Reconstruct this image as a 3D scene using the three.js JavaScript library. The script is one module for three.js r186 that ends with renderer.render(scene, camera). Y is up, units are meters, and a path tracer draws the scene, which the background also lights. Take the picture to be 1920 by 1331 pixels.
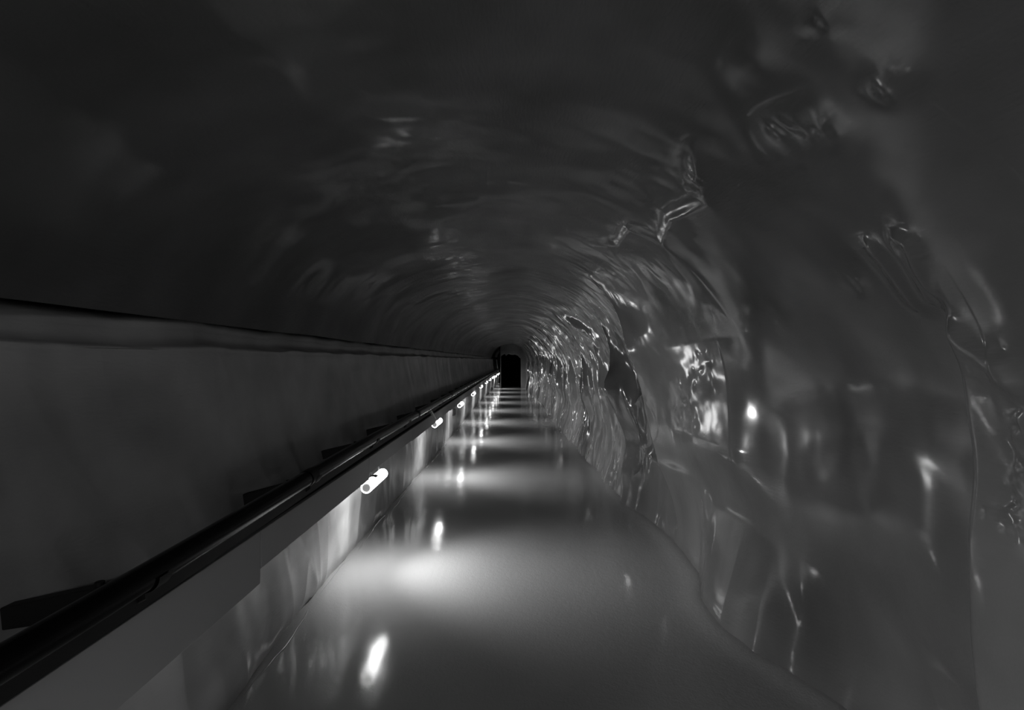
import * as THREE from 'three';
import { ImprovedNoise } from 'three/addons/math/ImprovedNoise.js';
import { mergeGeometries } from 'three/addons/utils/BufferGeometryUtils.js';
import { RoundedBoxGeometry } from 'three/addons/geometries/RoundedBoxGeometry.js';

// ------------------------------------------------------------ camera, dark sky, exposure
// Metres. The eye is 1.5 m above the floor and looks along -z down the tunnel; "d" below is the distance -z.
const EYE = 1.5, FOCAL = 1000, VPX = 963, VPY = 675;
const scene = new THREE.Scene();
scene.background = new THREE.Color(0x000000);
const camera = new THREE.PerspectiveCamera(2 * Math.atan(665.5 / FOCAL) * 180 / Math.PI, 1920 / 1331, 0.05, 100);
camera.position.set(0, EYE, 0);
camera.rotation.set((VPY - 665.5) / FOCAL, (VPX - 960) / FOCAL, 0, 'YXZ');
scene.add(camera);
const renderer = new THREE.WebGLRenderer({ antialias: true });
renderer.toneMapping = THREE.LinearToneMapping;
renderer.toneMappingExposure = 0.8;
renderer.shadowMap.enabled = true;
const LAMP_ALL_ROUND = 0.04, LAMP_DOWN = 2.9, LAMP_SLANT = 6.0, LAMP_ACROSS = 5.6;      // candela: light to all sides, beam onto the floor, beam across the tunnel
const TUBE_GLOW = 13, ENTRANCE = 4.6;

// ------------------------------------------------------------ helpers
const noise3 = new ImprovedNoise();
const nz = (x, y, z = 0) => noise3.noise(x + 31.7, y + 17.3, z + 5.1);
const fbm = (x, y, z, oct) => { let a = 1, s = 0; for (let i = 0; i < oct; i++) { s += a * nz(x, y, z + i * 7.7); x *= 2.03; y *= 2.03; a *= 0.5; } return s; };
const clamp = (x, a, b) => Math.min(b, Math.max(a, x));
const smooth = (a, b, x) => { const t = clamp((x - a) / (b - a), 0, 1); return t * t * (3 - 2 * t); };
function table(pts) {
  return (x) => {
    if (x <= pts[0][0]) return pts[0][1];
    for (let i = 1; i < pts.length; i++) if (x <= pts[i][0]) {
      const [x0, y0] = pts[i - 1], [x1, y1] = pts[i], t = (x - x0) / (x1 - x0);
      const s = t * t * (3 - 2 * t) * 0.5 + t * 0.5;
      return y0 + (y1 - y0) * s;
    }
    return pts[pts.length - 1][1];
  };
}
let seed = 12345;
const rnd = () => { seed = (seed * 1664525 + 1013904223) >>> 0; return seed / 4294967296; };
const used = {};
function numbered(n) { const k = used[n] = (used[n] ?? -1) + 1; return k ? n + '_' + String(k).padStart(3, '0') : n; }
function mesh(name, geo, mat, parent) {
  const m = new THREE.Mesh(geo, mat); m.castShadow = m.receiveShadow = true;
  m.name = parent ? name : numbered(name);
  if (parent) { const same = parent.children.filter((c) => c.name.replace(/_\d{3}$/, '') === name).length; if (same) m.name = name + '_' + String(same).padStart(3, '0'); }
  (parent ?? scene).add(m); return m;
}
function thing(name, label, category, [x, y, z] = [0, 0, 0], group) {
  const o = new THREE.Group(); o.name = numbered(name); o.position.set(x, y, z);
  o.userData = { label, category }; if (group) o.userData.group = group;
  scene.add(o); return o;
}
function structure(name, geo, mat, label) { const m = mesh(name, geo, mat); m.name = name; m.userData = { kind: 'structure', label }; return m; }
// indexed grid: rows x columns of [x, y, z, u, v]
function grid(rows, cols, f) {
  const P = new Float32Array(rows * cols * 3), U = new Float32Array(rows * cols * 2), I = [];
  for (let i = 0; i < rows; i++) for (let j = 0; j < cols; j++) {
    const k = i * cols + j, [x, y, z, u, v] = f(i, j);
    P[3 * k] = x; P[3 * k + 1] = y; P[3 * k + 2] = z; U[2 * k] = u; U[2 * k + 1] = v;
    if (i && j) { const a = k - cols - 1, b = k - cols, c = k - 1; I.push(a, c, b, b, c, k); }
  }
  const g = new THREE.BufferGeometry();
  g.setAttribute('position', new THREE.BufferAttribute(P, 3)); g.setAttribute('uv', new THREE.BufferAttribute(U, 2));
  g.setIndex(I); g.computeVertexNormals(); return g;
}
function flip(g) {
  const I = g.index.array; for (let i = 0; i < I.length; i += 3) { const t = I[i]; I[i] = I[i + 1]; I[i + 1] = t; }
  const N = g.attributes.normal.array; for (let i = 0; i < N.length; i++) N[i] = -N[i];
  return g;
}
function box(w, h, l, x, y, z, r = 0.004) { const g = new RoundedBoxGeometry(w, h, l, 2, r); g.translate(x, y, z); return g; }
function rod(a, b, r, n = 16) { return new THREE.TubeGeometry(new THREE.LineCurve3(new THREE.Vector3(...a), new THREE.Vector3(...b)), 1, r, n, false); }

// ------------------------------------------------------------ materials
function heightTexture(n, f, rx, ry) {
  const data = new Uint8Array(n * n * 4);
  for (let y = 0; y < n; y++) for (let x = 0; x < n; x++) {
    const v = clamp(f(x / n, y / n), 0, 1) * 255, k = 4 * (y * n + x);
    data[k] = data[k + 1] = data[k + 2] = v; data[k + 3] = 255;
  }
  const t = new THREE.DataTexture(data, n, n); t.wrapS = t.wrapT = THREE.MirroredRepeatWrapping;
  t.magFilter = THREE.LinearFilter; t.minFilter = THREE.LinearMipmapLinearFilter; t.generateMipmaps = true;
  t.repeat.set(rx, ry); t.needsUpdate = true; return t;
}
// ice worked with tools: fine scratches on a soft pebbled surface
const iceRelief = heightTexture(1024, (x, y) => 0.5 + 0.30 * nz(x * 34 + y * 10, y * 150, 1) + 0.16 * nz(x * 90 + y * 20, y * 330, 2) + 0.22 * nz(x * 24, y * 24, 3) + 0.1 * nz(x * 200, y * 200, 4), 0.7, 0.7);
const floorRelief = heightTexture(1024, (x, y) => 0.5 + 0.3 * nz(x * 40, y * 40, 11) + 0.28 * nz(x * 110, y * 110, 12) + 0.25 * nz(x * 250, y * 250, 13), 0.8, 0.8);
const iceTone = heightTexture(512, (x, y) => 0.84 + 0.16 * fbm(x * 5, y * 5, 21, 4), 0.35, 0.35);
iceTone.colorSpace = THREE.SRGBColorSpace;
// wet, glossy ice on the right wall; drier over the crown and down to the left (v runs across the arch)
const wetness = (() => {
  const n = 256, data = new Uint8Array(n * 16);
  for (let y = 0; y < n; y++) for (let x = 0; x < 4; x++) { const v = ((y + 0.5) / n - 0.2) * 5, w = 0.15 + 0.85 * (1 - smooth(0.7, 1.9, v)), k = 4 * (y * 4 + x); data[k] = data[k + 1] = data[k + 2] = 255 * w; data[k + 3] = 255; }
  const t = new THREE.DataTexture(data, 4, n); t.magFilter = THREE.LinearFilter; t.wrapS = THREE.RepeatWrapping; t.wrapT = THREE.RepeatWrapping;
  t.repeat.set(1, 0.2); t.offset.set(0, 0.2); t.needsUpdate = true; return t;
})();
const grey = (v) => new THREE.Color().setRGB(v, v, v);
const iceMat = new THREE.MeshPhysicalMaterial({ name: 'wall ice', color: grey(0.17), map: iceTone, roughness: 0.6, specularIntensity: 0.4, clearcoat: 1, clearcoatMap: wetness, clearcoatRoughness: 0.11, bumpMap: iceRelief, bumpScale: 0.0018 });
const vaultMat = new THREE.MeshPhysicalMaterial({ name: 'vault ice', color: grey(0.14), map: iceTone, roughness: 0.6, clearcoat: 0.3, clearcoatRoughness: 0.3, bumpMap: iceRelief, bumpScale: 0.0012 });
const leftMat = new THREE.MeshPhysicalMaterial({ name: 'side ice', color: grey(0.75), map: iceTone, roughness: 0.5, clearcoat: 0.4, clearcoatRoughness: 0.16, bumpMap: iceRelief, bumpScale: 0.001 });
const floorMat = new THREE.MeshPhysicalMaterial({ name: 'floor ice', color: grey(0.29), roughness: 0.7, specularIntensity: 0.3, clearcoat: 1, clearcoatRoughness: 0.11, bumpMap: floorRelief, bumpScale: 0.0017 });
const rockMat = new THREE.MeshStandardMaterial({ name: 'dark rock', color: grey(0.015), roughness: 0.95 });
const railMat = new THREE.MeshPhysicalMaterial({ name: 'dark lacquered rail', color: grey(0.005), roughness: 0.2, specularIntensity: 0.3 });
const ironMat = new THREE.MeshStandardMaterial({ name: 'dark iron', color: grey(0.012), roughness: 0.6, metalness: 0.3 });
const boardMat = new THREE.MeshStandardMaterial({ name: 'grey board', color: grey(0.36), roughness: 0.65 });
const glowMat = new THREE.MeshStandardMaterial({ name: 'glowing tube', color: grey(0.8), roughness: 0.4, emissive: 0xffffff, emissiveIntensity: TUBE_GLOW });
const globeMat = new THREE.MeshStandardMaterial({ name: 'glowing globe', color: grey(0.8), emissive: 0xffffff, emissiveIntensity: 4 });
const capMat = new THREE.MeshStandardMaterial({ name: 'milky end cap', color: grey(0.5), roughness: 0.5, emissive: 0xffffff, emissiveIntensity: 0.22 });
const strapMat = new THREE.MeshStandardMaterial({ name: 'dark strap', color: grey(0.02), roughness: 0.7 });
const cableMat = new THREE.MeshStandardMaterial({ name: 'pale cable', color: grey(0.75), roughness: 0.4 });
const matMat = new THREE.MeshStandardMaterial({ name: 'black rubber', color: grey(0.006), roughness: 0.95 });

// ------------------------------------------------------------ tunnel shape
const END = 28.5, FAR = 36;
const distances = [];
for (let d = -3; d < 0.45; d += 0.07) distances.push(d);
for (let d = 0.45; d < FAR; d *= 1.0031) distances.push(d);
distances.push(FAR);

// cross-section of vault and right wall, [x, height], from the right foot over the crown to the left springing
const PROFILE = [[1.30, -0.06], [1.335, 0.2], [1.34, 0.55], [1.30, 0.9], [1.25, 1.25], [1.13, 1.6], [0.90, 1.93], [0.62, 2.17], [0.3, 2.31], [0, 2.36], [-0.4, 2.33], [-0.78, 2.24], [-1.08, 2.08], [-1.27, 1.87], [-1.35, 1.66]];
const curve = new THREE.CatmullRomCurve3(PROFILE.map(([x, y]) => new THREE.Vector3(x, y, 0)), false, 'centripetal');
const CY = 1.2, PHI0 = Math.atan2(PROFILE[0][1] - CY, PROFILE[0][0]), PHI1 = Math.atan2(1.66 - CY, -1.35);
const RT = (() => {
  const pts = curve.getPoints(1500).map((p) => [Math.atan2(p.y - CY, p.x), Math.hypot(p.x, p.y - CY)]), N = 2000, out = new Float32Array(N + 1);
  let k = 1;
  for (let i = 0; i <= N; i++) { const f = PHI0 + (PHI1 - PHI0) * i / N; while (k < pts.length - 1 && pts[k][0] < f) k++; const [a, ra] = pts[k - 1], [b, rb] = pts[k]; out[i] = ra + (rb - ra) * clamp((f - a) / (b - a), 0, 1); }
  return (f) => { const t = clamp((f - PHI0) / (PHI1 - PHI0), 0, 1) * N, i = Math.min(N - 1, Math.floor(t)); return out[i] + (out[i + 1] - out[i]) * (t - i); };
})();
const gRight = table([[-3, 1], [5, 1], [8, 0.93], [11, 0.88], [19, 0.82], [23, 0.72], [28, 0.6], [36, 0.58]]);
const gLeft = table([[-3, 1], [18, 1], [25, 0.92], [30, 0.85], [36, 0.82]]);
const footRight = table([[-3, 1.3], [1.2, 1.33], [1.55, 1.36], [2.0, 1.5], [2.29, 1.40], [2.55, 1.31], [2.74, 1.21], [3.0, 1.15], [3.3, 1.15], [3.75, 1.27], [4.37, 1.30], [5.66, 1.2], [6.5, 1.17], [7.8, 1.12], [9.1, 1.09], [11.3, 1.01], [15.8, 1.0], [19, 0.97], [23, 0.8], [28, 0.62], [36, 0.6]]);
function base(d, phi) {
  const r = RT(phi), c = Math.cos(phi), h = CY + r * Math.sin(phi), g = c > 0 ? gRight(d) : gLeft(d);
  let x = r * c * g;
  if (c > 0) x += (footRight(d) - 1.3 * gRight(d)) * (1 - smooth(0.05, 0.75, h));
  return [x, h];
}
// a pixel of the photograph to the place (d, phi) where its sight line meets the plain tunnel
function onWall(px, py) {
  const ax = (px - VPX) / FOCAL, ay = (VPY - py) / FOCAL;
  for (let d = 0.8; d < 30; d += 0.01) {
    const phi = Math.atan2(EYE + ay * d - CY, ax * d / (ax > 0 ? gRight(d) : gLeft(d))), [bx, bh] = base(d, phi);
    if (Math.hypot(ax * d, EYE + ay * d - CY) >= Math.hypot(bx, bh - CY)) return [d, phi];
  }
  return [30, 0];
}
const S = 1.25;   // metres of wall per radian, about
// ridges along polylines and bumps, placed where the photograph shows them on the ice
const lines = [], bumps = [];
function ridge(pix, amp, near, far, fade = 0.25) {    // amp > 0 stands into the tunnel; near / far: widths on either side of the line
  const p = pix.map(([x, y]) => { const [d, f] = onWall(x, y); return [d, f * S]; });
  const ds = p.map((q) => q[0]), ss = p.map((q) => q[1]), m = 3 * Math.max(near, far);
  lines.push({ p, amp, near, far, fade, box: [Math.min(...ds) - m, Math.max(...ds) + m, Math.min(...ss) - m, Math.max(...ss) + m] });
}
function bump(px, py, amp, a, b, turn = 0) { const [d, f] = onWall(px, py); bumps.push([d, f * S, amp, a, b, Math.cos(turn), Math.sin(turn)]); }
function features(d, s) {
  let v = 0;
  for (const L of lines) {
    if (d < L.box[0] || d > L.box[1] || s < L.box[2] || s > L.box[3]) continue;
    let best = 1e9, side = 1, at = 0;
    const n = L.p.length - 1;
    for (let i = 0; i < n; i++) {
      const [x0, y0] = L.p[i], [x1, y1] = L.p[i + 1], ux = x1 - x0, uy = y1 - y0, t = clamp(((d - x0) * ux + (s - y0) * uy) / (ux * ux + uy * uy), 0, 1);
      const dx = d - x0 - t * ux, dy = s - y0 - t * uy, q = dx * dx + dy * dy;
      if (q < best) { best = q; side = ux * dy - uy * dx; at = (i + t) / n; }
    }
    const w = side > 0 ? L.near : L.far, r = Math.sqrt(best) / w;
    v += L.amp * Math.exp(-Math.pow(r, 1.5)) * smooth(0, L.fade, at + 0.02) * smooth(0, L.fade, 1.02 - at);
  }
  for (const [bd, bs, amp, a, b, c, n] of bumps) {
    const x = d - bd, y = s - bs; if (Math.abs(x) > 0.8 || Math.abs(y) > 0.8) continue;
    const p = (c * x + n * y) / a, q = (-n * x + c * y) / b; v += amp * Math.exp(-p * p - q * q);
  }
  return v;
}
// ribs of ice on the right wall: [distance, amplitude, near width, far width]
const ribs = [[5.6, 0.22, 0.4, 0.08], [6.55, 0.17, 0.4, 0.08], [7.2, 0.10, 0.25, 0.07], [7.95, 0.18, 0.4, 0.08]];
for (let d = 8.8; d < FAR; d += 0.7 + 0.6 * rnd()) ribs.push([d, 0.08 + 0.1 * rnd(), 0.25 + 0.25 * rnd(), 0.06 + 0.05 * rnd()]);
const crest0 = table([[0, 1.58], [0.5, 1.56], [0.95, 1.52], [1.3, 1.47], [1.78, 1.34], [2.2, 1.2]]);
ridge([[1215, 850], [1262, 885], [1352, 918]], 0.03, 0.12, 0.05);
ridge([[1205, 770], [1225, 720], [1212, 672]], 0.025, 0.05, 0.04);
ridge([[1110, 462], [1160, 460], [1182, 430], [1245, 455], [1262, 412], [1332, 380], [1312, 335], [1300, 250]], 0.016, 0.18, 0.05, 0.12);
ridge([[1600, 440], [1640, 500], [1668, 560], [1690, 625]], 0.03, 0.05, 0.04);
ridge([[1650, 437], [1690, 500], [1705, 560], [1715, 600]], 0.025, 0.03, 0.03);
ridge([[1650, 436], [1700, 455], [1722, 520], [1735, 580]], 0.025, 0.03, 0.03);
ridge([[1745, 590], [1800, 650], [1860, 690], [1915, 760]], 0.025, 0.06, 0.05);
bump(1340, 955, 0.02, 0.07, 0.10); bump(1500, 1105, 0.02, 0.09, 0.09); bump(1485, 1215, 0.015, 0.1, 0.06); bump(1690, 1010, 0.02, 0.1, 0.2);
bump(1550, 235, 0.01, 0.06, 0.06); bump(1680, 155, 0.009, 0.05, 0.05); bump(1480, 240, 0.008, 0.12, 0.1); bump(1410, 130, 0.012, 0.1, 0.08);
bump(1550, 780, -0.06, 0.5, 0.3); bump(1500, 500, -0.05, 0.4, 0.3); bump(1620, 850, 0.05, 0.25, 0.35); bump(1425, 690, 0.015, 0.12, 0.15);
bump(1850, 850, -0.03, 0.1, 0.3); 
function pebbles(list, amp, size) { for (const [x, y, dx, dy, n] of list) for (let k = 0; k < n; k++) bump(x + dx * (rnd() + rnd() - 1), y + dy * (rnd() + rnd() - 1), amp * (k % 2 ? -1 : 1) * (0.5 + rnd()), size * (0.6 + rnd()), size * (0.6 + rnd()), rnd() * 3); }
pebbles([[1850, 700, 50, 60, 16], [1885, 830, 35, 90, 18], [1870, 950, 40, 60, 12]], 0.004, 0.022);
pebbles([[1550, 235, 25, 22, 10], [1470, 240, 60, 20, 8], [1680, 155, 18, 18, 6], [1545, 45, 20, 12, 4], [1310, 345, 15, 25, 6], [1560, 540, 30, 40, 8], [1330, 770, 40, 60, 20], [1330, 690, 30, 60, 14]], 0.0022, 0.026);
bump(1090, 612, 0.05, 0.35, 0.1, 0.3);

function push(d, phi, h) {             // how far the ice stands into the tunnel
  const s = phi * S, wall = smooth(-1.2, -0.2, Math.cos(phi) * 2 - 0.4) * (1 - smooth(0.5, 1.0, phi));
  let v = 0;
  if (wall > 0 && d > 0.2) {
    const up = smooth(0, 0.9, h) * (1 - smooth(1.5, 2.15, h));
    for (const [rd, amp, wn, wf] of ribs) {
      if (Math.abs(d - rd) > 3) continue;
      const t = d - rd - 0.10 * nz(h * 1.3, rd * 3) - (rd > 4.5 ? 0.22 * (1.1 - h) * nz(rd * 1.7, 3.3) + 0.015 * nz(h * 4, rd * 5) : 0);
      const w = (t < 0 ? wn : wf) * (1 + 0.5 * nz(h * 1.7, rd));
      const e = t / w;
      if (e * e < 12) v += wall * amp * Math.exp(-Math.pow(Math.abs(e), t < 0 ? 1.25 : 2)) * (rd < 4.5 ? up : (0.3 + 0.7 * smooth(0, 0.9, h) * (0.7 + 0.8 * nz(h * 1.5, rd * 2.3, 4))) * (1 - smooth(rd < 8.5 ? 1.15 : 0.8, rd < 8.5 ? 2.1 : 1.7, h)));
    }
    const c = crest0(h), pill = 1 - smooth(1.85, 2.1, h);
    v -= 0.12 * smooth(c, c + 0.13, d) * (1 - smooth(1.75, 2.8, d)) * (1 - smooth(1.35, 1.95, h)) * smooth(0.0, 0.3, h);
    v -= 0.05 * (1 - smooth(c - 0.45, c, d)) * pill;
    const q = (d - 2.35) / (4.28 - 2.35 + 0.05 * nz(h * 1.3, 3)), lobe = q <= 0 ? 0 : q < 1 ? q * q : Math.exp(-Math.pow((q - 1) / 0.045, 2));   // the big rib swells slowly and breaks off behind
    v += 0.215 * lobe * smooth(0, 0.8, h) * (1 - smooth(1.55, 2.2, h));
    v += 0.15 * clamp(1.62 - h, 0, 0.62) * smooth(0.55, 0.95, h) * smooth(2.55, 2.9, d) * (1 - smooth(3.3, 4.0, d));   // belly under the lamps' mirror line
    const far = smooth(4.2, 5.5, d), r = 1 - Math.abs(nz(d * 2.1 + 0.5 * nz(h * 2, d), h * 0.55, 8)) * 2;
    v += far * wall * (1 - 0.75 * smooth(0.9, 1.7, h)) * (0.035 * r * r * Math.sign(r) + 0.008 * (1 - 2 * Math.abs(nz(d * 4.5 + h, h * 1.1, 9))) + 0.03 * (1 - smooth(1.1, 1.9, h)) * Math.pow(1 - Math.min(1, 2 * Math.abs(nz(d * 1.9 + 0.5 * h + 0.4 * nz(d, h * 1.5, 12), h * 0.45, 10))), 3));
  }
  v += (0.035 - 0.017 * wall * (1 - smooth(4, 6, d))) * fbm(d * 0.9, s * 0.9, 1, 2) + (0.004 + 0.006 * wall * smooth(3.5, 5, d)) * fbm(d * 3, s * 2.6, 2, 3);
  const streak = smooth(2.5, 7, d) * (1 - 0.75 * wall);
  v += streak * (0.007 * nz(d * 3.6, s * 0.8, 3) + 0.006 * nz(d * 8, s * 1.5, 4) + 0.0025 * nz(d * 18, s * 3, 6));
  if (d > 0.7 && d < 9) v += features(d, s);
  return v;
}
const COLS = 400, SPLIT = Math.round(COLS * 0.40);
const arch = grid(distances.length, COLS, (i, j) => {
  const d = distances[i], phi = PHI0 + (PHI1 - PHI0) * j / (COLS - 1), [x, h] = base(d, phi), p = push(d, phi, h);
  return [x - p * Math.cos(phi), h - p * Math.sin(phi), -d, d, phi * S];
});
function columns(g, cols, from, to) {           // part of a grid, keeping the normals of the whole
  const rows = g.attributes.position.count / cols, out = new THREE.BufferGeometry(), n = to - from + 1;
  for (const k of ['position', 'normal', 'uv']) {
    const a = g.attributes[k], z = a.itemSize, A = new Float32Array(rows * n * z);
    for (let i = 0; i < rows; i++) A.set(a.array.subarray((i * cols + from) * z, (i * cols + to + 1) * z), i * n * z);
    out.setAttribute(k, new THREE.BufferAttribute(A, z));
  }
  const I = []; for (let i = 1; i < rows; i++) for (let j = 1; j < n; j++) { const k = i * n + j; I.push(k - n - 1, k - 1, k - n, k - n, k - 1, k); }
  out.setIndex(I); return out;
}
// the outer side of a wall 0.4 m thick
function outer(f) { return flip(grid(24, 24, (i, j) => { const d = -3 + (FAR + 3) * i / 23; return f(d, j / 23); })); }
const back = (a, b) => outer((d, t) => { const phi = a + (b - a) * t, [x, h] = base(d, phi); return [x + 0.4 * Math.cos(phi), h + 0.4 * Math.sin(phi), -d, d, phi]; });
const PHIS = PHI0 + (PHI1 - PHI0) * SPLIT / (COLS - 1);
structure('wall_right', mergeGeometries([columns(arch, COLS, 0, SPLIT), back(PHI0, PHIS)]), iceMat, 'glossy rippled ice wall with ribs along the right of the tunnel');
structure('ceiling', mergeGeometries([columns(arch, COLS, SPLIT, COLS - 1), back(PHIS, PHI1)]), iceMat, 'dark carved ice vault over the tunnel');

// left wall: lower face with upright folds, a set-back strip on top, under the vault's edge
const wallX = table([[-3, 1.3], [1.4, 1.3], [2.3, 1.22], [3.2, 1.27], [4.8, 1.26], [9, 1.22], [15, 1.235], [20, 1.2], [25, 1.1], [30, 1.02], [36, 1.0]]);
const LP = [[0.02, -0.06], [0, 0.1], [-0.02, 0.35], [-0.03, 0.6], [-0.01, 0.85], [0.03, 1.1], [0.06, 1.3], [0.075, 1.45], [0.08, 1.53], [0.085, 1.55], [0.15, 1.565], [0.165, 1.58], [0.17, 1.62], [0.18, 1.66], [0.3, 1.70]];
const lcurve = new THREE.CatmullRomCurve3(LP.map(([x, y]) => new THREE.Vector3(x, y, 0)), false, 'centripetal').getPoints(160);
const LC = lcurve.length;
function foldLeft(d, h) {
  const q = d + 0.35 * h + 0.15 * nz(d * 0.8, h * 1.2, 40), lo = 1 - smooth(0.6, 1.0, h);
  const r = 1 - 2.2 * Math.abs(nz(q * 1.25, h * 0.35, 41)), r2 = 1 - 2.2 * Math.abs(nz(q * 3.1, h * 0.6, 42));
  return ((0.008 + 0.014 * lo) * r * r * Math.sign(r) + (0.005 + 0.02 * lo) * r2 + 0.02 * nz(d * 0.7, h * 0.8, 43) + (0.004 + 0.006 * lo) * nz(q * 7, h * 1.2, 44)) * (h > 1.55 ? 0.5 : 1);
}
const left = flip(grid(distances.length, LC, (i, j) => {
  const d = distances[i], p = lcurve[j], f = p.y < 1.68 ? foldLeft(d, p.y) : 0;
  const edge = p.y > 1.54 ? 0.012 * fbm(d * 2.2, 3, 45, 3) : 0;
  return [-(wallX(d) + p.x) + f * smooth(-0.06, 0.12, p.y), p.y + edge, -d, d, p.y];
}));
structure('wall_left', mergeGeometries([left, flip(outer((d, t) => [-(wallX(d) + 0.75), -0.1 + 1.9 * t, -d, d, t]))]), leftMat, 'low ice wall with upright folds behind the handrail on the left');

// floor
const floorTop = flip(grid(distances.length, 70, (i, j) => {
  const d = distances[i], x = -1.55 + 3.1 * j / 69;
  const lip = 0.012 * Math.exp(-Math.pow((x + wallX(d) - 0.02) / 0.05, 2)) + 0.02 * Math.exp(-Math.pow((x - footRight(d) + 0.0) / 0.09, 2));
  return [x, lip + 0.003 * fbm(d * 1.3, x * 1.6, 50, 3), -d, x, d];
}));
const slab = new THREE.BoxGeometry(3.1, 0.3, FAR + 3); slab.translate(0, -0.2, -(FAR - 3) / 2);
structure('floor', mergeGeometries([floorTop, slab]), floorMat, 'smooth icy tunnel floor with a frosted sheen');

// narrow ice lip where the floor meets the left wall
const lipPts = [];
for (let d = 0.4; d < 27; d *= 1.02) lipPts.push(new THREE.Vector3(-(wallX(d) - 0.035) + 0.035 * nz(d * 1.7, 2, 60) + 0.012 * nz(d * 6, 2, 61), 0.006 + 0.006 * nz(d * 3, 1, 62), -d));
structure('trim_1', new THREE.TubeGeometry(new THREE.CatmullRomCurve3(lipPts), 900, 0.006, 8), new THREE.MeshPhysicalMaterial({ name: 'lip ice', color: grey(0.3), roughness: 0.25, clearcoat: 1, clearcoatRoughness: 0.1 }), 'thin wavy ice lip along the foot of the left wall');

// ends: a wall behind the camera, the ragged wall with the dark opening, and the far end
const slabShape = (pts) => { const s = new THREE.Shape(); pts.forEach(([x, y], i) => (i ? s.lineTo(x, y) : s.moveTo(x, y))); return s; };
const endShape = slabShape([[-0.7, -0.05], [-0.68, -0.05], [-0.68, 1.70], [-0.62, 1.76], [-0.55, 1.79], [-0.5, 1.83], [-0.46, 1.83], [-0.42, 1.78], [-0.4, 1.74], [-0.34, 1.79], [-0.29, 1.83], [-0.22, 1.835], [-0.16, 1.80], [-0.03, 1.79], [0.10, 1.80], [0.17, 1.76], [0.24, 1.74], [0.3, 1.66], [0.38, 1.6], [0.40, 1.3], [0.40, -0.05], [1.5, -0.05], [1.5, 2.75], [-0.7, 2.75]]);
const endGeo = new THREE.ExtrudeGeometry(endShape, { depth: 0.25, bevelEnabled: true, bevelSize: 0.01, bevelThickness: 0.02, bevelSegments: 2 }); endGeo.translate(0, 0, -END - 0.25);
structure('wall_end', endGeo, vaultMat, 'ice wall with a ragged dark opening at the far end');
const part = new THREE.BoxGeometry(0.06, 2.8, FAR - END - 0.3); part.translate(-0.72, 1.35, -(END + 0.28 + FAR) / 2);
structure('wall_passage', part, rockMat, 'dark partition beside the unlit passage');
const farGeo = new THREE.BoxGeometry(4, 3.4, 0.3); farGeo.translate(0, 1.3, -FAR - 0.1);
structure('wall_far', farGeo, rockMat, 'dark rock closing the passage');
const backGeo = new THREE.BoxGeometry(4.2, 3.4, 0.3); backGeo.translate(0, 1.3, 2.95);
structure('wall_back', backGeo, vaultMat, 'ice wall behind the viewer');
const mat = mesh('floor_mat', box(1.02, 0.012, 7, -0.14, 0.012, -END - 3.4), matMat);
mat.userData = { label: 'black rubber mat on the floor of the dark opening at the tunnel end', category: 'mat' };

// ------------------------------------------------------------ handrail
const railY = table([[-3, -0.545], [1, -0.545], [3.3, -0.515], [10, -0.51], [25, -0.53], [36, -0.53]]);
const railX = table([[-3, -0.92], [20, -0.92], [25, -0.92], [30, -0.87], [36, -0.83]]);
const boardX = table([[-3, -0.955], [24, -0.955], [28, -0.91], [36, -0.83]]);
const rail = thing('handrail', 'long dark round handrail on wall brackets along the left wall', 'handrail', [0, 0, 0]);
const railAt = (d) => new THREE.Vector3(railX(d), EYE + railY(d), -d);
const JOINTS = []; for (let d = -2.9; d < 34; d += 2.65) JOINTS.push(d);
JOINTS.forEach((d0) => {
  const d1 = Math.min(d0 + 2.644, 34), c = new THREE.CatmullRomCurve3([0, 1, 2, 3, 4].map((k) => railAt(d0 + (d1 - d0) * k / 4)));
  mesh('rail_pipe', new THREE.TubeGeometry(c, 10, 0.034, 28), railMat, rail);
  const j = railAt(d1), k = railAt(d1 + 0.04);
  if (d1 < 33.9) mesh('joint_sleeve', rod(railAt(d1 - 0.035).toArray(), k.toArray(), 0.0365, 24), ironMat, rail);
});
{ // flat bar under the pipe, which the brackets carry
  const f = (d, sx, sy) => [railX(d) - 0.03 + sx, EYE + railY(d) - 0.062 + sy, -d, d, sx];
  const corners = [[-0.012, -0.026], [0.012, -0.026], [0.012, 0.03], [-0.012, 0.03], [-0.012, -0.026]];
  mesh('support_bar', grid(60, 5, (i, j) => f(-2.9 + 36.9 * i / 59, ...corners[j])).toNonIndexed(), ironMat, rail).geometry.computeVertexNormals();
}
for (let d = 0.28; d < 33; d += 1.075) {
  const a = railAt(d), wx = -(wallX(d) + 0.0), len = a.x - wx;
  const s = slabShape([[0, -0.05], [0, 0], [len * 0.55, 0.045], [len * 0.72, 0.055], [len, 0.05], [len, 0.03], [len * 0.85, 0.0]]);
  const g = new THREE.ExtrudeGeometry(s, { depth: 0.035, bevelEnabled: true, bevelSize: 0.003, bevelThickness: 0.003, bevelSegments: 1 });
  g.translate(wx, a.y - 0.085, a.z - 0.017);
  const arm = mesh('bracket', g, ironMat, rail);
  if (d < 14) {
    const b = new THREE.CylinderGeometry(0.011, 0.011, 0.016, 12); b.translate(wx + len * 0.66, a.y - 0.028, a.z);
    mesh('bolt', b, ironMat, arm);
    const sad = new THREE.CylinderGeometry(0.039, 0.039, 0.05, 24, 1, true, 0, Math.PI); sad.rotateX(Math.PI / 2); sad.rotateZ(-Math.PI / 2); sad.translate(a.x, a.y, a.z);
    mesh('saddle', sad, ironMat, arm);
  }
}

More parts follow.
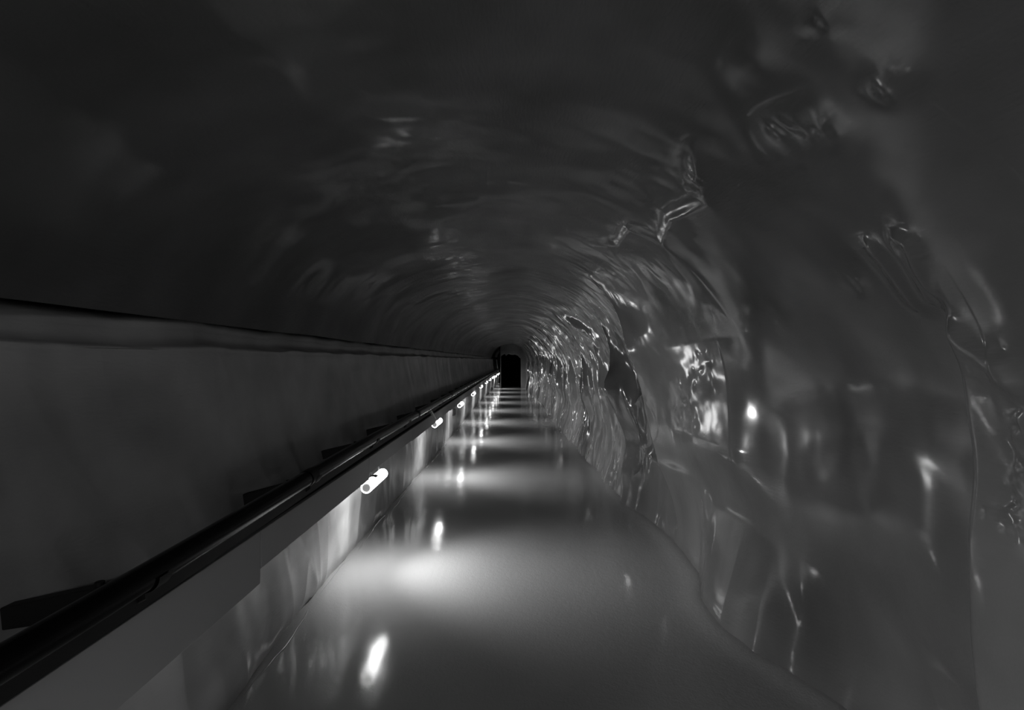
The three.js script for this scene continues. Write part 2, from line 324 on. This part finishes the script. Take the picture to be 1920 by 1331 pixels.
// ------------------------------------------------------------ guard board above the lamps
const board = thing('guard_board', 'pale grey jointed board running below the handrail above the tube lamps', 'board', [0, 0, 0]);
for (let k = -2; k < 22; k++) {
  const d0 = 0.5 + 1.5 * k + 0.002, d1 = d0 + 1.496, bottom = k <= 0 ? 0.665 : k === 1 ? 0.718 : [0.752, 0.742][k % 2], top = 0.862;
  const h = top - bottom, x = boardX((d0 + d1) / 2), g = box(0.018, h, d1 - d0, 0, 0, 0, 0.003);
  const turn = Math.atan2(boardX(d1) - boardX(d0), d1 - d0); g.rotateY(turn * -1); g.translate(x, bottom + h / 2, -(d0 + d1) / 2);
  mesh('panel', g, boardMat, board);
  const depth = wallX((d0 + d1) / 2) + x + 0.03;
  mesh('shelf', box(depth, 0.014, d1 - d0, x - depth / 2 - 0.008, top - 0.075, -(d0 + d1) / 2, 0.003), ironMat, board);
}

// ------------------------------------------------------------ tube lamps
const R = 0.038, L = 0.46;
const tubeGeo = new THREE.LatheGeometry([[R * 0.92, -L / 2], [R, -L / 2 + 0.003], [R, L / 2 - 0.003], [R * 0.92, L / 2]].map(([r, y]) => new THREE.Vector2(r, y)), 32); tubeGeo.rotateX(Math.PI / 2);
const capGeo = new THREE.LatheGeometry([[0, 0.002], [R * 0.6, 0.003], [R * 0.82, 0], [R * 0.92, -0.006]].map(([r, y]) => new THREE.Vector2(r, y)), 32);
const capNear = capGeo.clone(); capNear.rotateX(Math.PI / 2); capNear.translate(0, 0, L / 2 - 0.004);
const capFar = capGeo.clone(); capFar.rotateX(-Math.PI / 2); capFar.translate(0, 0, -L / 2 + 0.004);
const strapGeo = (() => {        // a flat band over the top and left of the tube
  const n = 26, ring = [[0.0012, -0.012], [0.0035, -0.012], [0.0035, 0.012], [0.0012, 0.012], [0.0012, -0.012]];
  const g = grid(n, 5, (i, j) => { const a = (55 + 150 * i / (n - 1)) * Math.PI / 180, r = R + ring[j][0]; return [r * Math.cos(a), r * Math.sin(a), 0.03 + 2.8 * ring[j][1], i / n, j / 5]; }).toNonIndexed();
  g.computeVertexNormals(); return g;
})();
const ORD = ['nearest', 'second', 'third', 'fourth', 'fifth', 'sixth', 'seventh', 'eighth', 'ninth', 'tenth', 'eleventh'];
// [x, y relative to the eye] of each tube, every 3 m
const LAMPS = [[-1.0, -0.862], [-1.0, -0.862], [-0.994, -0.862], [-0.977, -0.80], [-0.974, -0.82], [-0.965, -0.813], [-0.961, -0.785], [-0.956, -0.785], [-0.968, -0.80], [-0.967, -0.82], [-0.92, -0.85], [-0.9, -0.83], [-0.874, -0.84]];
LAMPS.forEach(([x, y], k) => {
  const n = k - 2, d = 3.6 + L / 2 + 3 * n, h = EYE + y;
  const label = n === -2 ? 'glowing tube lamp behind the viewer, out of the picture' : n === -1 ? 'glowing tube lamp beside the viewer, left out of the picture'
    : n === 0 ? 'largest glowing white tube lamp nearest the viewer, held by a dark strap'
    : n === 1 ? 'second glowing tube lamp from the viewer, with a pale coiled cable above'
    : n === 10 ? 'last and farthest tiny glowing tube lamp, left of the dark opening'
    : `${ORD[n]} glowing white tube lamp from the viewer in the row below the grey board`;
  const t = thing('tube_lamp', label, 'lamp', [x, h, -d], 'tube lamps under the guard board');
  mesh('tube', tubeGeo, glowMat, t);
  mesh('end_cap', capNear, capMat, t); mesh('end_cap', capFar, capMat, t);
  mesh('strap', strapGeo, strapMat, t);
  const lift = 0.776 - h;     // up to the underside of the board's shelf
  const hang = [box(0.05, 0.008, 0.07, -0.03, lift - 0.0, -L / 2 + 0.04, 0.002), box(0.006, lift - R, 0.03, -0.022, R * 0.7 + (lift - R) / 2, -L / 2 + 0.04, 0.002), box(0.006, lift - R, 0.02, -0.022, R * 0.7 + (lift - R) / 2, 0.03, 0.002)];
  mesh('bracket', mergeGeometries(hang), strapMat, t);
  if (n === 1) {
    const pts = []; for (let i = 0; i <= 120; i++) { const q = i / 120, a = q * Math.PI * 2 * 7; pts.push(new THREE.Vector3(0.01 + 0.045 * q + 0.013 * Math.cos(a), R + 0.012 + 0.19 * q + 0.013 * Math.sin(a), 0.2 + 0.72 * q)); }
    mesh('coiled_cable', new THREE.TubeGeometry(new THREE.CatmullRomCurve3(pts), 300, 0.005, 8), cableMat, t);
  }
  const p = new THREE.PointLight(0xffffff, LAMP_ALL_ROUND, 0, 2); p.position.set(x, h, -d);
  p.castShadow = true; p.shadow.radius = 1.6; p.shadow.camera.near = 0.02; scene.add(p);
  for (const [power, half, dx, dy] of [[LAMP_DOWN, 66, 0.28, -0.96], [LAMP_SLANT, 50, 0.84, -0.54], [LAMP_ACROSS, 40, 0.97, 0.1]]) {
    const q = new THREE.SpotLight(0xffffff, power, 0, half * Math.PI / 180, 1, 2); q.position.set(x, h, -d);
    q.target.position.set(x + dx, h + dy, -d); q.castShadow = true; q.shadow.radius = 1.6; q.shadow.camera.near = 0.02; scene.add(q, q.target);
  }
});

// ------------------------------------------------------------ entrance lamp on the wall behind the viewer
{
  const t = thing('wall_lamp', 'round glowing lamp on the ice wall behind the viewer, out of the picture', 'lamp', [-0.2, 2.05, 2.79]);
  const plate = new THREE.CylinderGeometry(0.07, 0.08, 0.03, 28); plate.rotateX(Math.PI / 2); plate.translate(0, 0, -0.005); mesh('base_plate', plate, ironMat, t);
  const globe = new THREE.SphereGeometry(0.09, 32, 20); globe.translate(0, 0, -0.1); mesh('globe', globe, globeMat, t);
  const p = new THREE.PointLight(0xffffff, ENTRANCE, 0, 2); p.position.set(-0.2, 2.05, 2.69); p.castShadow = true; p.shadow.radius = 4; scene.add(p);
}

// ------------------------------------------------------------ dark boxes on the wall foot
for (const [px, d, h, s, label] of [[844, 10.25, 0.5, 0.13, 'small black junction box on the left wall beyond the second tube lamp'], [916, 25.6, 0.12, 0.14, 'tiny black box at the foot of the left wall near the far end']]) {
  const o = thing('junction_box', label, 'box', [-(wallX(d) - 0.05), h, -d]);
  mesh('housing', box(0.09, s, s, 0, 0, 0, 0.012), strapMat, o);
  mesh('lid', box(0.012, s * 0.86, s * 0.86, 0.048, 0, 0, 0.005), ironMat, o);
}
renderer.render(scene, camera);
